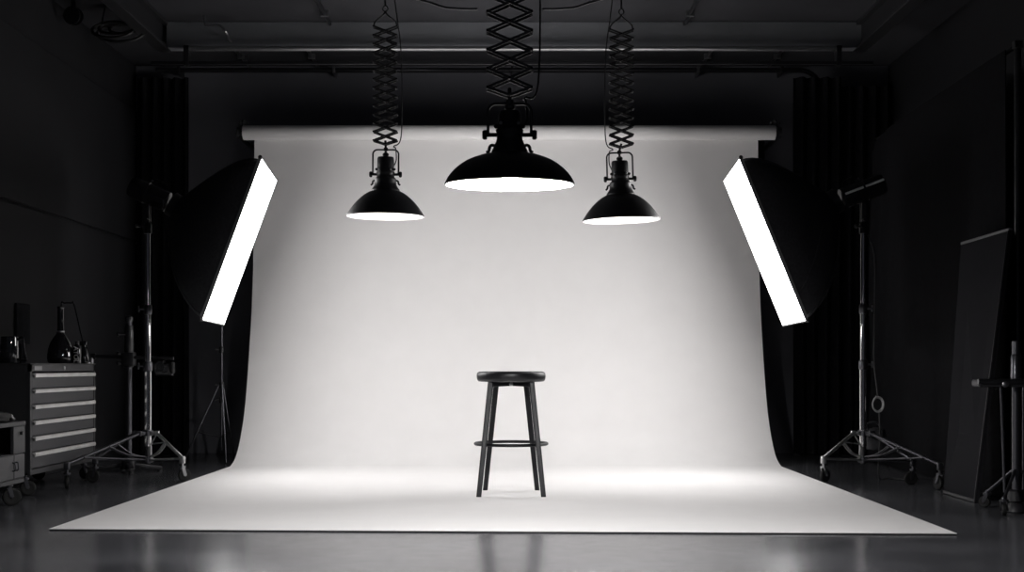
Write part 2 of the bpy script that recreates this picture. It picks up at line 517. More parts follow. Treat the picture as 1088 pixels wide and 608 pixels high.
# ------------------------------------------------------------------ pendant lamps on scissor arms
def pendant(x, y, zrim, label, prof, body, yoke, pitch, half, ncell, zbot, bulb, tilt=0., cord_side=1, lean=0.):
    """zrim = height of the shade's rim; heights in prof/body are above it"""
    t = thing('pendant_lamp', label, 'pendant lamp', (x, y, CZ), 'pendant lamps on scissor arms')
    T = Matrix.Translation((x, y, zrim)) @ Matrix.Rotation(tilt, 4, 'Y') @ Matrix.Rotation(lean, 4, 'X')

    def P(a, bb, c):
        return T @ Vector((a, bb, c))

    ax = (T.to_3x3() @ Vector((0, 0, 1)))
    o0 = T.translation
    # shade: outer shell down to the rim and back up a little inside; inner white enamel bowl
    prof = [(p.x, p.y) for p in smooth_path([(r, h, 0) for r, h in prof], 4)]
    outer = list(prof)
    inner = [(max(r - .004, .002), h - .004) for r, h in prof]
    obj('shade', MB().lathe(outer + [(prof[-1][0], -.003), (prof[-1][0] - .002, -.003)] + [(r, h) for r, h in reversed(inner)], o0, ax, 64, caps=False), 'black', t)
    obj('reflector', MB().lathe([(max(r - .0045, .002), h - .0055) for r, h in prof], o0, ax, 64, caps=False), 'enamel', t)
    obj('housing', MB().lathe(body, o0, ax, 40), 'black', t)
    bz = prof[0][1] * .52
    bl = obj('bulb', MB().lathe([(.001, -.055), (.025, -.048), (.042, -.025), (.046, 0), (.04, .025), (.024, .045), (.018, .07), (.018, .09)], o0 + ax * bz, ax, 20), bulb, t)
    # small screws and clips on the housing
    bt = body[-1][1]
    br = max(r for r, h in body if h > (prof[0][1] + bt) / 2)
    zmid = prof[0][1] + (bt - prof[0][1]) * .45
    for s in (-1, 1):
        zp = yoke[2]
        b = MB().tube([P(s * br * .9, 0, zp), P(s * (yoke[0] + .012), 0, zp)], .008, 10)
        b.lathe([(.017, 0), (.019, .004), (.019, .012), (.014, .018)], P(s * (yoke[0] + .004), 0, zp), (T.to_3x3() @ Vector((s, 0, 0))), 14)
        b.sphere(P(s * br * .97, -.02, zp + .03), .009, 8)
        obj('pivot_knob', b, 'black', t)
        zl = zp - .045
        pts = smooth_path([P(s * br * .9, 0, zl), P(s * (br + .012), 0, zl + .006), P(s * (br + .022), 0, zl), P(s * (br + .026), 0, zl - .016), P(s * (br + .036), 0, zl - .022)], 5)
        obj('latch', MB().tube(pts, .006, 8), 'black', t)
    for s in (-1, 1):
        obj('screw', MB().sphere(P(s * br * .62, -br * .8, zmid + .035), .007, 8), 'dull_chrome', t)
    # yoke
    w, zty, zp = yoke
    rr = .03
    pts = [P(-w, 0, zp)]
    for k in range(7):
        a = PI - k / 6 * PI / 2
        pts.append(P(-w + rr + rr * math.cos(a), 0, zty - rr + rr * math.sin(a)))
    for k in range(7):
        a = PI / 2 - k / 6 * PI / 2
        pts.append(P(w - rr + rr * math.cos(a), 0, zty - rr + rr * math.sin(a)))
    pts.append(P(w, 0, zp))
    obj('yoke', MB().tube(pts, .0055, 10), 'satin', t)
    # stem from the housing to the bottom joint
    ztop = zbot
    b = MB().tube([P(0, 0, bt - .005), P(0, 0, zty + .01), Vector((x, y, ztop))], .0075, 10)
    b.lathe([(.012, 0), (.02, .005), (.02, .016), (.011, .024)], P(0, 0, bt + .002), ax, 14)
    b.lathe([(.014, 0), (.014, .02)], P(0, 0, zty - .008), ax, 14)
    obj('stem', b, 'satin', t)
    # scissor arms: front and rear pairs of flat bars
    for i in range(ncell):
        z0 = ztop + i * pitch
        for yy in (-.026, .026):
            for s in (-1, 1):
                o_ = .003 * s
                obj('scissor_bar', MB().bar((x - s * half, y + yy + o_, z0), (x + s * half, y + yy + o_, z0 + pitch), .0035, .011, bevel=.001), 'satin', t)
    for i in range(ncell + 1):
        for s in (-1, 1):
            obj('pivot_pin', MB().tube([(x + s * half, y - .034, ztop + i * pitch), (x + s * half, y + .034, ztop + i * pitch)], .0046, 8), 'curtain', t)
        if i < ncell:
            obj('pivot_pin', MB().tube([(x, y - .034, ztop + (i + .5) * pitch), (x, y + .034, ztop + (i + .5) * pitch)], .0044, 8), 'curtain', t)
    # links closing the scissor at the bottom and at the top
    zt_ = ztop + ncell * pitch
    b = MB()
    for s in (-1, 1):
        for yy in (-.026, .026):
            b.bar((x + s * half, y + yy, ztop), (x, y + yy, ztop - pitch * .42), .0035, .011)
    b.tube([(x, y - .03, ztop - pitch * .42), (x, y + .03, ztop - pitch * .42)], .006, 8)
    obj('lower_links', b, 'satin', t)
    b = MB()
    for s in (-1, 1):
        b.tube(smooth_path([(x + s * half, y, zt_), (x + s * half * .85, y, zt_ + .035), (x + s * half * .2, y, zt_ + .075), (x, y, zt_ + .1)], 5), .005, 8)
    obj('upper_links', b, 'satin', t)
    b = MB()
    ring = [(x + .016 * math.cos(a), y, zt_ + .115 + .018 * math.sin(a)) for a in [2 * PI * k / 16 for k in range(16)]]
    b.tube(ring, .004, 8, closed=True)
    b.tube([(x, y, zt_ + .13), (x, y, CZ - .02)], .006, 8)
    b.lathe([(.04, -.02), (.045, 0)], (x, y, CZ), seg=20)
    obj('ceiling_hook', b, 'black', t)
    # power cord
    c = cord_side
    pts = smooth_path([(x + .02 * c, y + .04, CZ), (x + half * .9 * c, y + .045, zt_ + .1), (x + half * 1.25 * c, y + .045, zt_ - .1), (x + half * 1.38 * c, y + .045, (zt_ + ztop) / 2), (x + half * 1.3 * c, y + .04, ztop + .03),
                       (x + half * .7 * c, y + .03, ztop - .03), P(w * .75 * c, .012, zty + .01), P(w * .8 * c, .02, zty - .06), P(br * .8 * c, .03, bt - .06)], 7)
    obj('power_cord', MB().tube(pts, .004, 6), 'cord', t)
    return t


R1 = .2475
prof_s = [(.088, .158), (.1, .152), (.122, .140), (.148, .121), (.178, .093), (.205, .062), (.228, .03), (.24, .012), (R1, 0)]
body_s = [(.0, .15), (.088, .15), (.09, .158), (.088, .166), (.079, .178), (.069, .195), (.068, .21), (.068, .232), (.056, .245), (.055, .262), (.058, .268), (.058, .276), (.054, .28), (.053, .36), (.049, .371), (.0, .374)]
pendant(-.803, 8.65, 1.722, 'black dome pendant lamp on a scissor arm, the left small one of the three', prof_s, body_s, (.0815, .418, .262), .0555, .074, 13, 2.198, 'bulb_small', tilt=.008, lean=.012)
pendant(.693, 8.65, 1.697, 'black dome pendant lamp on a scissor arm, the right small one of the three', prof_s, body_s, (.0815, .424, .258), .0555, .074, 13, 2.178, 'bulb_small', tilt=-.03, cord_side=-1, lean=.012)
prof_b = [(.066, .118), (.084, .113), (.12, .104), (.165, .086), (.2, .062), (.226, .036), (.24, .015), (R1, 0)]
body_b = [(.0, .11), (.07, .11), (.071, .117), (.068, .125), (.058, .145), (.05, .165), (.049, .172), (.05, .192), (.053, .196), (.053, .203), (.048, .208), (.046, .23), (.043, .234), (.042, .262), (.036, .274), (.0, .277)]
pendant(-.009, 5.2, 1.465, 'black dome pendant lamp hanging lowest and nearest, largest in the middle', prof_b, body_b, (.082, .303, .185), .0718, .0845, 15, 1.828, 'bulb_large', lean=.03)

# slack cables meeting at the large lamp's arm
for s, lab in ((-1, 'slack black cable running left from the arm of the large pendant lamp'), (1, 'slack black cable running right from the arm of the large pendant lamp')):
    pts = smooth_path([(-.009 + s * .125, 5.255, 2.145), (-.009 + s * .2, 5.26, 2.148), (-.009 + s * .29, 5.27, 2.168), (-.009 + s * .5, 5.3, 2.28), (-.009 + s * .95, 5.3, 2.75), (-.009 + s * 1.3, 5.3, CZ)], 7)
    tag(obj('cable', MB().tube(pts, .0045, 6), 'dark_steel', None, (-.009 + s * 1.3, 5.3, CZ)), lab, 'cable')

# slack wires up by the ceiling
tag(obj('wire', MB().tube(smooth_path([(-1.02, 11.84, 3.345), (-.7, 11.8, 3.33), (-.35, 11.8, 3.325), (.1, 11.8, 3.33), (.9, 11.8, 3.33), (1.6, 11.84, 3.345)], 8), .006, 6), 'dark_steel', None, (0, 11.84, 3.345)),
    'thin slack wire along the pipe behind the pendant lamps', 'wire')


# ------------------------------------------------------------------ softboxes with their flash heads
def softbox(sgn, X, D, Z, yaw, tilt, W, H, ring_c, material, label):
    u = Vector((-sgn * math.sin(yaw), math.cos(yaw), 0))
    n0 = Vector((sgn * math.cos(yaw), math.sin(yaw), 0))
    n = n0 * math.cos(tilt) + Vector((0, 0, -math.sin(tilt)))
    v = n.cross(u)
    if v.z < 0:
        v = -v
    c = Vector((X, D, Z))
    rc = Vector(ring_c)
    t = thing('softbox', label, 'softbox', (X, D, Z), 'softboxes beside the paper')
    rad = .075
    axis = (c - rc).normalized()
    ru = u
    rv = axis.cross(ru)
    if rv.z < 0:
        rv = -rv
    ru = rv.cross(axis)
    if ru.dot(u) < 0:
        ru = -ru

    def section(s):
        # s=0 at the rim, 1 at the speed ring
        k = (1 - s ** 1.7) ** .72
        e = 2 / (14 * (1 - s) ** 2 + 2.0)
        out = []
        for i in range(48):
            a = 2 * PI * (i + .5) / 48
            ca, sa = math.cos(a), math.sin(a)
            m_ = 1 / max(abs(ca), abs(sa)) if s < .02 else None
            if m_:
                px, py = ca * m_, sa * m_
            else:
                px = math.copysign(abs(ca) ** e, ca)
                py = math.copysign(abs(sa) ** e, sa)
            cc = c.lerp(rc, s)
            wu = max(W / 2 * k, rad)
            wv = max(H / 2 * k, rad)
            # panels sag inward between the rods
            out.append(cc + u.lerp(ru, s) * px * wu + v.lerp(rv, s) * py * wv)
        return out
    ss = [0, .03, .1, .2, .3, .4, .5, .6, .7, .78, .85, .91, .96, 1]
    lip = [p + n * .0 for p in section(0)]
    obj('cover', MB().rings([section(s) for s in ss], caps=False), 'fabric', t)
    # rods pushing against the cloth
    b = MB()
    for a in (6, 18, 30, 42):
        b.tube([section(s)[a] for s in ss], .006, 6)
    for a in (0, 12, 24, 36):
        b.tube([section(s)[a] for s in ss], .0035, 6)
    obj('seams', b, 'fabric', t)
    # rim
    rot = Matrix((u, v, n)).transposed()
    b = MB()
    for s in (-1, 1):
        b.box(c + v * s * (H / 2 + .004) - n * .002, (W + .018, .009, .022), rot, .002)
        b.box(c + u * s * (W / 2 + .004) - n * .002, (.009, H + .018, .022), rot, .002)
    obj('rim', b, 'rim', t)
    b = MB()
    N = 12
    grid = []
    for i in range(N + 1):
        row = []
        for j in range(N + 1):
            a, bb = -1 + 2 * i / N, -1 + 2 * j / N
            bulge = .012 * (1 - a * a) * (1 - bb * bb)
            row.append(c + u * a * (W / 2 - .001) + v * bb * (H / 2 - .001) + n * (.004 - bulge))
        grid.append(row)
    b.sheet(grid, .002)
    obj('diffuser', b, material, t)
    # pointed corner tabs
    b = MB()
    for su in (-1, 1):
        for sv in (-1, 1):
            q = c + u * su * (W / 2 + .004) + v * sv * (H / 2 + .004)
            b.sphere(q - n * .004, .014, 8)
    obj('corner_caps', b, 'black', t)
    obj('speed_ring', MB().lathe([(.078, -.03), (.084, -.03), (.084, .02), (.07, .03), (.06, .03), (.06, -.03)], rc, axis, 32), 'satin', t)
    return rc, axis, u


def flash_head(rc, ax, label, length, glint=False):
    t = thing('flash_head', label, 'studio flash', rc - ax * .03, 'flash heads on the light stands')
    o = rc - ax * .055
    d = -ax
    obj('housing', MB().lathe([(.05, .0), (.07, .0), (.072, .012), (.072, length * .55), (.076, length * .56), (.076, length * .6), (.072, length * .61), (.072, length - .02), (.064, length), (.0, length)], o, d, 40), 'gloss', t)
    side = ax.cross(Vector((0, 0, 1))).normalized()
    up = side.cross(ax).normalized()
    if up.z < 0:
        up = -up
    # reflector lock and top handle
    b = MB().tube(smooth_path([o + d * .03 + up * .06, o + d * .05 + up * .1, o + d * .1 + up * .112, o + d * .15 + up * .1, o + d * .165 + up * .06], 5), .007, 8)
    obj('carry_handle', b, 'gloss', t)
    b = MB()
    for k in range(3):
        b.sphere(o + d * (length + .003) + up * .03 + side * (-.025 + .025 * k), .007, 8)
    b.tube([o + d * (length - .005) - up * .02, o + d * (length + .01) - up * .02], .016, 12)
    obj('rear_controls', b, 'dull_chrome', t)
    for s in (-1, 1) if glint else ():  # reflected streak painted on as raised white strips
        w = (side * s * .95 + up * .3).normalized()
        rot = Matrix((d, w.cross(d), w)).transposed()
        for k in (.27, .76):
            obj('side_glint', MB().box(o + d * length * k + w * .073, (length * .44, .016, .008), rot, .003), 'enamel', t)['label'] = 'white stripe painted as a highlight along the side'
    return o + d * length * .42 - up * .074, t


# ------------------------------------------------------------------ wheeled light stands
def caster_parts(t, p, wheel_r=.042, ztop=.13, metal='dull_chrome', yaw=.9, parent=None):
    x, y = p
    d = Vector((math.cos(yaw), math.sin(yaw), 0))
    n = Vector((-d.y, d.x, 0))
    wc = Vector((x, y, wheel_r)) + d * .015
    b = MB().tube([(x, y, wheel_r * 2 + .012), (x, y, ztop)], .009, 10)
    b.lathe([(.022, 0), (.022, .01)], (x, y, wheel_r * 2 + .008), seg=14)
    for s in (-1, 1):
        b.bar(Vector((x, y, wheel_r * 2 + .01)) + n * .016 * s, wc + n * .016 * s, .004, .022, up=d)
    b.tube([wc - n * .022, wc + n * .022], .006, 8)
    f = obj('caster', b, metal, t)
    w = wheel_r
    wb = MB().lathe([(.012, -.012), (w * .62, -.011), (w * .75, -.0125), (w * .95, -.01), (w, -.005), (w, .005), (w * .95, .01), (w * .75, .0125), (w * .62, .011), (.012, .012)], wc, n, 28)
    obj('wheel', wb, 'rubber', f)
    return f


def light_stand(x, y, head_z, wheels, label, sgn, joints):
    t = thing('light_stand', label, 'light stand', (x, y, 0), 'rolling light stands')
    hub = .135
    top_c = .315
    levels = joints
    # column sections from thick to thin
    radii = (.0235, .0195, .0165)
    zs = [.225, joints[0], joints[1], head_z]
    for k in range(3):
        obj('column_section', MB().tube([(x, y, zs[k]), (x, y, zs[k + 1] + (.02 if k < 2 else 0))], radii[k], 20), 'chrome', t)
    for k in range(2):
        b = MB().lathe([(radii[k] + .004, -.035), (radii[k] + .007, -.03), (radii[k] + .007, .02), (radii[k] + .002, .03)], (x, y, zs[k + 1]), seg=20)
        b.tube([(x - sgn * .02, y - .01, zs[k + 1]), (x - sgn * .055, y - .02, zs[k + 1])], .007, 8)
        q = Vector((x - sgn * .058, y - .02, zs[k + 1]))
        b.bar(q + Vector((0, 0, -.022)), q + Vector((0, 0, .022)), .012, .012, up=(1, 0, 0), bevel=.003)
        obj('collar_knob', b, 'dark_steel', t)
    # leg collars
    b = MB().lathe([(.03, -.02), (.036, -.018), (.036, .018), (.03, .02)], (x, y, top_c), seg=20)
    obj('leg_collar', b, 'dark_steel', t)
    obj('hub', MB().lathe([(.028, -.022), (.034, -.02), (.034, .02), (.028, .022)], (x, y, hub), seg=20), 'dark_steel', t)
    obj('inner_post', MB().tube([(x, y, hub - .03), (x, y, .24)], .017, 16), 'black', t)
    for i, (wx, wy) in enumerate(wheels):
        w = Vector((wx, wy, 0))
        d = (w - Vector((x, y, 0)))
        L = d.length
        d.normalize()
        e = w - d * .012
        a = Vector((x, y, top_c)) + d * .095
        end = Vector((e.x, e.y, .158))
        n = Vector((-d.y, d.x, 0))
        b = MB().tube([a, end], .0125, 12)
        b.bar(Vector((x, y, top_c)) + d * .03, a, .022, .024, bevel=.003)
        b.box(a, (.03, .03, .036), bevel=.004)
        b.box(end + Vector((0, 0, -.012)), (.034, .034, .05), bevel=.005)
        lg = obj('leg', b, ('bright_steel' if i == 0 else 'dark_steel'), t)
        mid = a.lerp(end, .45 if i else .36)
        far = a.lerp(end, .8) if i == 1 else end + Vector((0, 0, -.005))
        h = Vector((x, y, hub)) + d * .036
        b = MB()
        for s in (-1, 1):
            b.tube([h + n * .012 * s, far + n * .012 * s], .0075, 8)
        b.sphere(far, .014, 8)
        b.sphere(h, .018, 8)
        obj('lower_strut', b, 'bright_steel' if i == 0 else 'dark_steel', t)
        b = MB()
        for s in (-1, 1):
            b.tube(smooth_path([h + n * .012 * s + Vector((0, 0, .02)), h.lerp(mid, .5) + n * .012 * s + Vector((0, 0, -.01)), mid + n * .012 * s], 4), .006, 8)
        if i == 0:
            b.tube([Vector((x, y, .24)) + d * .03, mid], .005, 8)
            b.tube([a, Vector((x, y, .24)) + d * .03, h], .005, 8)
        obj('brace', b, 'bright_steel' if i == 0 else 'dark_steel', t)
        caster_parts(t, (e.x, e.y), .043, .15, 'dull_chrome' if i == 0 else 'dark_steel', yaw=.6 + 1.3 * i)
    return t


def tilt_bracket(t, x, y, z, target):
    """swivel between column top and the flash head"""
    tg = Vector(target)
    b = MB().lathe([(.026, -.03), (.026, .03), (.02, .04)], (x, y, z), seg=16)
    b.tube([(x, y, z + .03), (x, y, z + .06)], .012, 10)
    for s in (-1, 1):
        b.bar((x, y + .022 * s, z + .05), tg + Vector((0, .022 * s, -.004)), .006, .03, up=(1, 0, 0))
    b.tube([(x, y - .045, z + .062), (x, y + .045, z + .062)], .011, 10)
    b.tube([(x - .02, y - .05, z + .01), (x - .06, y - .05, z + .015)], .008, 8)
    b.sphere((x - .06, y - .05, z + .015), .014, 8)
    obj('tilt_bracket', b, 'satin', t)


# left
rcL, axL, uL = softbox(1, -1.848, 9.3, 1.59, .079, .347, 1.06, 1.105, (-2.29, 9.27, 1.86), 'diffuser_l', 'large lit softbox on the left, tilted down towards the stool')
axL2 = Vector((.915, 0, -.41)).normalized()
attL, fhL = flash_head(rcL, axL2, 'black flash head behind the left softbox', .27)
stL = light_stand(attL.x, 9.27, 1.69, [(-2.18, 9.06), (-2.78, 8.5), (-2.76, 9.0)], 'chrome rolling light stand carrying the left softbox', 1, (.77, 1.155))
tilt_bracket(stL, attL.x, 9.27, 1.70, attL)
# right
rcR, axR, uR = softbox(-1, 1.712, 9.3, 1.585, .06, .385, 1.075, 1.125, (2.19, 9.27, 1.885), 'diffuser_r', 'large lit softbox on the right, tilted down towards the stool')
axR2 = Vector((-.935, 0, -.355)).normalized()
attR, fhR = flash_head(rcR, axR2, 'black flash head behind the right softbox, with a highlight streak painted along its side', .3, True)
stR = light_stand(attR.x, 9.27, 1.69, [(2.06, 9.06), (2.66, 8.46), (2.60, 8.82)], 'chrome rolling light stand carrying the right softbox', -1, (.78, 1.16))
tilt_bracket(stR, attR.x, 9.27, 1.70, attR)

# cable with a coiled end hung beside the right stand
cx, cy = attR.x + .075, 9.22
t = thing('hanging_cable', 'thin cable with a small pale coil hanging from the right light stand', 'cable', (cx, cy, .55))
obj('cord', MB().tube(smooth_path([(cx - .05, cy + .02, 1.66), (cx - .01, cy, 1.5), (cx - .012, cy, 1.1), (cx - .015, cy, .8), (cx + .005, cy, .62), (cx + .012, cy, .565)], 6), .005, 6), 'cord', t)
b = MB()
for k in range(3):
    b.tube([(cx + .012 + (.038 - .003 * k) * math.cos(a), cy - .006 + .006 * k, .51 + (.052 - .004 * k) * math.sin(a)) for a in [2 * PI * i / 24 for i in range(24)]], .0045, 6, closed=True)
obj('coil', b, 'pale_cord', t)
tail = MB().tube(smooth_path([(cx + .02, cy, .46), (cx + .025, cy, .3), (cx + .02, cy + .01, .02), (cx + .1, cy + .05, .008), (cx + .2, cy - .1, .008), (cx + .27, cy - .05, .008)], 6), .005, 6)
obj('tail', tail, 'cord', t)
# weight bag at the foot of the right stand
t = thing('sandbag', 'small black weight bag on the foot of the right light stand', 'sandbag', (attR.x + .12, 9.3, .17))
b = MB()
rings = []
for k, (f, w, d_) in enumerate(((0, .03, .02), (.08, .07, .045), (.5, .075, .055), (.9, .06, .04), (1, .02, .012))):
    z = .19 + f * .16
    rings.append([(attR.x + .105 + w * math.cos(a), 9.33 + d_ * math.sin(a), z) for a in [2 * PI * i / 20 for i in range(20)]])
b.rings(rings)
obj('bag', b, 'fabric', t)
obj('strap', MB().tube(smooth_path([(attR.x + .05, 9.33, .33), (attR.x + .04, 9.33, .37), (attR.x + .1, 9.33, .385), (attR.x + .16, 9.33, .33)], 5), .008, 6), 'fabric', t)


# ------------------------------------------------------------------ drawer cabinet, left
CX, CX0 = -2.84, -3.28
CY0, CY1 = 8.04, 9.3
CB, CT = .125, .787
t = thing('drawer_cabinet', 'black six-drawer tool cabinet on casters with pale full-width handles', 'cabinet', ((CX + CX0) / 2, (CY0 + CY1) / 2, 0))
b = MB()
b.span((CX0, CY0, CB), (CX - .012, CY0 + .02, CT - .004))
b.span((CX0, CY1 - .02, CB), (CX - .012, CY1, CT - .004))
b.span((CX0, CY0, CB), (CX0 + .015, CY1, CT - .004))
b.span((CX0, CY0, CB), (CX - .012, CY1, CB + .015))
obj('body', b, 'cabinet_dark', t)
obj('top', MB().span((CX0, CY0 - .004, CT - .008), (CX + .004, CY1 + .004, CT), bevel=.003), 'cabinet_dark', t)
b = MB()
b.span((CX - .014, CY0, CB + .03), (CX + .001, CY0 + .035, CT - .008))
b.span((CX - .014, CY1 - .035, CB + .03), (CX + .001, CY1, CT - .008))
b.span((CX - .014, CY0, CT - .05), (CX + .001, CY1, CT - .008))
obj('face_frame', b, 'cabinet', t)
obj('plinth', MB().span((CX - .014, CY0, CB), (CX + .002, CY1, CB + .032), bevel=.003), 'cabinet', t)
obj('name_plate', MB().span((CX, CY0 + .07, CT - .043), (CX + .003, CY0 + .2, CT - .018), bevel=.001), 'plate', t)
obj('lock', MB().lathe([(.012, 0), (.012, .006), (.006, .008)], (CX, (CY0 + CY1) / 2 - .02, CT - .03), (1, 0, 0), 14), 'dull_chrome', t)
ZH = [.715 - .0942 * k for k in range(6)]
for k, z in enumerate(ZH):
    lo = ZH[k + 1] + .016 if k < 5 else CB + .036
    d = obj('drawer', MB().span((CX - .013, CY0 + .038, lo), (CX, CY1 - .038, z + .012), bevel=.003), 'drawer', t)
    b = MB()
    h0, h1 = CY0 + .045, CY1 - .05
    prof_h = [(0, .012), (.016, .010), (.02, .004), (.018, -.012), (.011, -.013), (.012, 0), (0, .003)]
    b.rings([[(CX + px, yy, z + pz) for px, pz in prof_h] for yy in (h0, h1)])
    for f in b.bm.faces:
        f.smooth = False
    obj('handle', b, 'handle', d)
for (x, y) in ((CX - .045, CY0 + .05), (CX - .06, CY1 - .06), (CX0 + .06, CY0 + .05), (CX0 + .06, CY1 - .06)):
    caster_parts(t, (x, y), .045, CB, 'dark_steel', yaw=.4)

# things on the cabinet
ZT = CT
t = thing('pitcher', 'dark shiny pitcher on the near end of the drawer cabinet', 'pitcher', (-3.0, 8.2, ZT))
px, py = -3.02, 8.2
obj('body', MB().lathe([(.0, 0), (.055, 0), (.058, .006), (.052, .15), (.05, .16), (.046, .16), (.048, .15), (.05, .02), (.0, .015)], (px, py, ZT), seg=28), 'glass', t)
obj('handle', MB().tube(smooth_path([(px + .045, py, ZT + .14), (px + .075, py, ZT + .155), (px + .083, py, ZT + .14), (px + .092, py, ZT + .06), (px + .1, py, ZT + .02), (px + .06, py, ZT + .018)], 5), .007, 8), 'gloss', t)

t = thing('glass_flask', 'dark long-necked glass flask on the drawer cabinet', 'flask', (-2.97, 8.98, ZT))
fx, fy = -2.97, 8.98
prof_f = [(.0, .0), (.075, .0), (.084, .012), (.086, .04), (.08, .08), (.066, .115), (.045, .145), (.026, .165), (.021, .185), (.0205, .3), (.024, .31), (.02, .315), (.0, .315)]
prof_f = [(r, h * 1.19) for r, h in prof_f]
obj('body', MB().lathe(prof_f, (fx, fy, ZT), seg=36), 'glass', t)
obj('neck_band', MB().lathe([(.0245, .205), (.026, .21), (.0245, .215)], (fx, fy, ZT), seg=24), 'dull_chrome', t)
t = thing('wire_stand', 'thin black wire stand bent over the glass flask', 'wire stand', (-2.89, 9.08, ZT))
obj('frame', MB().tube(smooth_path([(fx - .032, fy + .1, ZT + .004), (fx - .03, fy + .1, ZT + .17), (fx - .028, fy + .1, ZT + .392), (fx - .01, fy + .1, ZT + .402), (fx + .04, fy + .1, ZT + .402), (fx + .055, fy + .1, ZT + .392), (fx + .11, fy + .1, ZT + .16), (fx + .15, fy + .085, ZT + .02), (fx + .155, fy + .085, ZT + .005)], 5), .0045, 8), 'gloss', t)
obj('foot', MB().lathe([(.016, 0), (.016, .006), (.008, .01)], (fx + .155, fy + .085, ZT), seg=12).lathe([(.016, 0), (.016, .006), (.008, .01)], (fx - .032, fy + .1, ZT), seg=12), 'dull_chrome', t)

t = thing('labelled_bottle', 'small dark bottle with pale upright lettering beside the flask', 'bottle', (-2.862, 8.98, ZT))
bx, by = -2.862, 8.98
bz = MB().lathe([(.0, 0), (.024, 0), (.026, .004), (.026, .1), (.022, .112), (.012, .12), (.012, .135), (.0, .135)], (bx, by, ZT), seg=24)
obj('body', bz, 'gloss', t)
obj('cap', MB().lathe([(.014, .128), (.015, .13), (.015, .145), (.0, .147)], (bx, by, ZT), seg=16), 'black', t)
cu = bpy.data.curves.new('lettering', 'FONT')
cu.body = 'ATOL'
cu.size = .042
cu.extrude = .0008
cu.align_x = 'CENTER'
cu.align_y = 'CENTER'
tmp = bpy.data.objects.new('lettering', cu)
COL.objects.link(tmp)
dg = bpy.context.evaluated_depsgraph_get()
me = bpy.data.meshes.new_from_object(tmp.evaluated_get(dg))
bpy.data.objects.remove(tmp)
me.transform(Matrix.Translation(Vector((bx, by - .0265, ZT + .058)) - ORIGIN[t.name]) @ Matrix.Rotation(PI / 2, 4, 'Y') @ Matrix.Rotation(PI / 2, 4, 'X'))
me.materials.append(M['label_print'])
lt = bpy.data.objects.new('lettering', me)
COL.objects.link(lt)
lt.parent = t
lt['label'] = 'pale lettering running down the bottle'

t = thing('spray_bottle', 'small black spray bottle at the far end of the drawer cabinet', 'bottle', (-2.872, 9.16, ZT))
sx_, sy_ = -2.872, 9.16
obj('body', MB().lathe([(.0, 0), (.03, 0), (.032, .006), (.03, .05), (.022, .085), (.013, .1), (.013, .12), (.0, .12)], (sx_, sy_, ZT), seg=24), 'gloss', t)
obj('spray_head', MB().box((sx_ - .004, sy_, ZT + .135), (.045, .024, .03), bevel=.006).bar((sx_ + .012, sy_, ZT + .13), (sx_ + .02, sy_, ZT + .1), .01, .008).tube([(sx_ - .026, sy_, ZT + .14), (sx_ - .04, sy_, ZT + .14)], .006, 8), 'gloss', t)
b = MB().lathe([(.012, 0), (.012, .03), (.006, .04), (.0, .041)], (-2.856, 9.27, ZT), seg=14)
tag(obj('metal_cap', b, 'dull_chrome', None, (-2.856, 9.27, ZT)), 'tiny metal cap beside the spray bottle on the cabinet', 'cap')
# soft shadow above the cabinet, shaped as a flat dark piece on the wall
t = thing('wall_shadow', 'flat dark shape added for a soft shadow on the left wall behind the drawer cabinet', 'wall_shadow', (-3.26, 9.35, ZT))
obj('shadow_block', MB().span((-3.288, 9.02, ZT + .13), (-3.272, 9.27, ZT + .40), bevel=.005), 'curtain', t)
obj('handle', MB().span((-3.288, 9.1, ZT), (-3.272, 9.19, ZT + .14), bevel=.004), 'curtain', t)  # narrow lower part of the shadow shape

# ------------------------------------------------------------------ low cart, left edge
KX, KX0, KY0, KY1 = -2.705, -3.2, 6.75, 7.58
t = thing('tool_cart', 'low dark cart with an open shelf at the left edge, before the drawer cabinet', 'cart', ((KX + KX0) / 2, (KY0 + KY1) / 2, 0))
obj('top', MB().span((KX0, KY0, .44), (KX + .004, KY1 + .004, .466), bevel=.004), 'cabinet', t)
obj('end_panel', MB().span((KX0, KY1 - .012, .29), (KX, KY1, .44)), 'cabinet', t)
obj('side_column', MB().span((KX - .02, KY1 - .17, .29), (KX, KY1 - .012, .44), bevel=.003), 'cabinet', t)
obj('back_panel', MB().span((KX0, KY0, .29), (KX0 + .012, KY1 - .012, .44)), 'cabinet_dark', t)
obj('end_panel', MB().span((KX0 + .012, KY0, .29), (KX, KY0 + .012, .44)), 'cabinet_dark', t)
obj('side_column', MB().span((KX - .02, KY0 + .012, .29), (KX, KY0 + .16, .44), bevel=.003), 'cabinet', t)
obj('lower_box', MB().span((KX0, KY0, .15), (KX - .014, KY1, .29)), 'cabinet', t)
obj('plinth', MB().span((KX0, KY0, .125), (KX - .004, KY1, .15), bevel=.003), 'cabinet', t)
ym = KY1 - .165
for (a, bb) in ((ym + .003, KY1 - .004), (ym - .27, ym - .003), (KY0 + .004, ym - .276)):
    d = obj('door', MB().span((KX - .014, a, .155), (KX, bb, .286), bevel=.003), 'drawer', t)
    hy = a + .02 if a > ym - .1 else bb - .02
    obj('handle', MB().tube(smooth_path([(KX, hy, .245), (KX + .014, hy, .24), (KX + .014, hy, .205), (KX, hy, .2)], 4), .004, 8), 'dark_steel', d)
obj('knob', MB().lathe([(.008, 0), (.01, .006), (.008, .014), (.0, .015)], (KX, KY1 - .07, .4), (1, 0, 0), 14), 'black', t)
for (x, y) in ((KX - .06, KY1 - .08), (KX - .06, KY0 + .08), (KX0 + .06, KY1 - .08), (KX0 + .06, KY0 + .08)):
    caster_parts(t, (x, y), .05, .126, 'dark_steel', yaw=.5)
t = thing('clamp', 'black clamp with a bright metal end lying on the low cart', 'clamp', (-2.78, 7.4, .466))
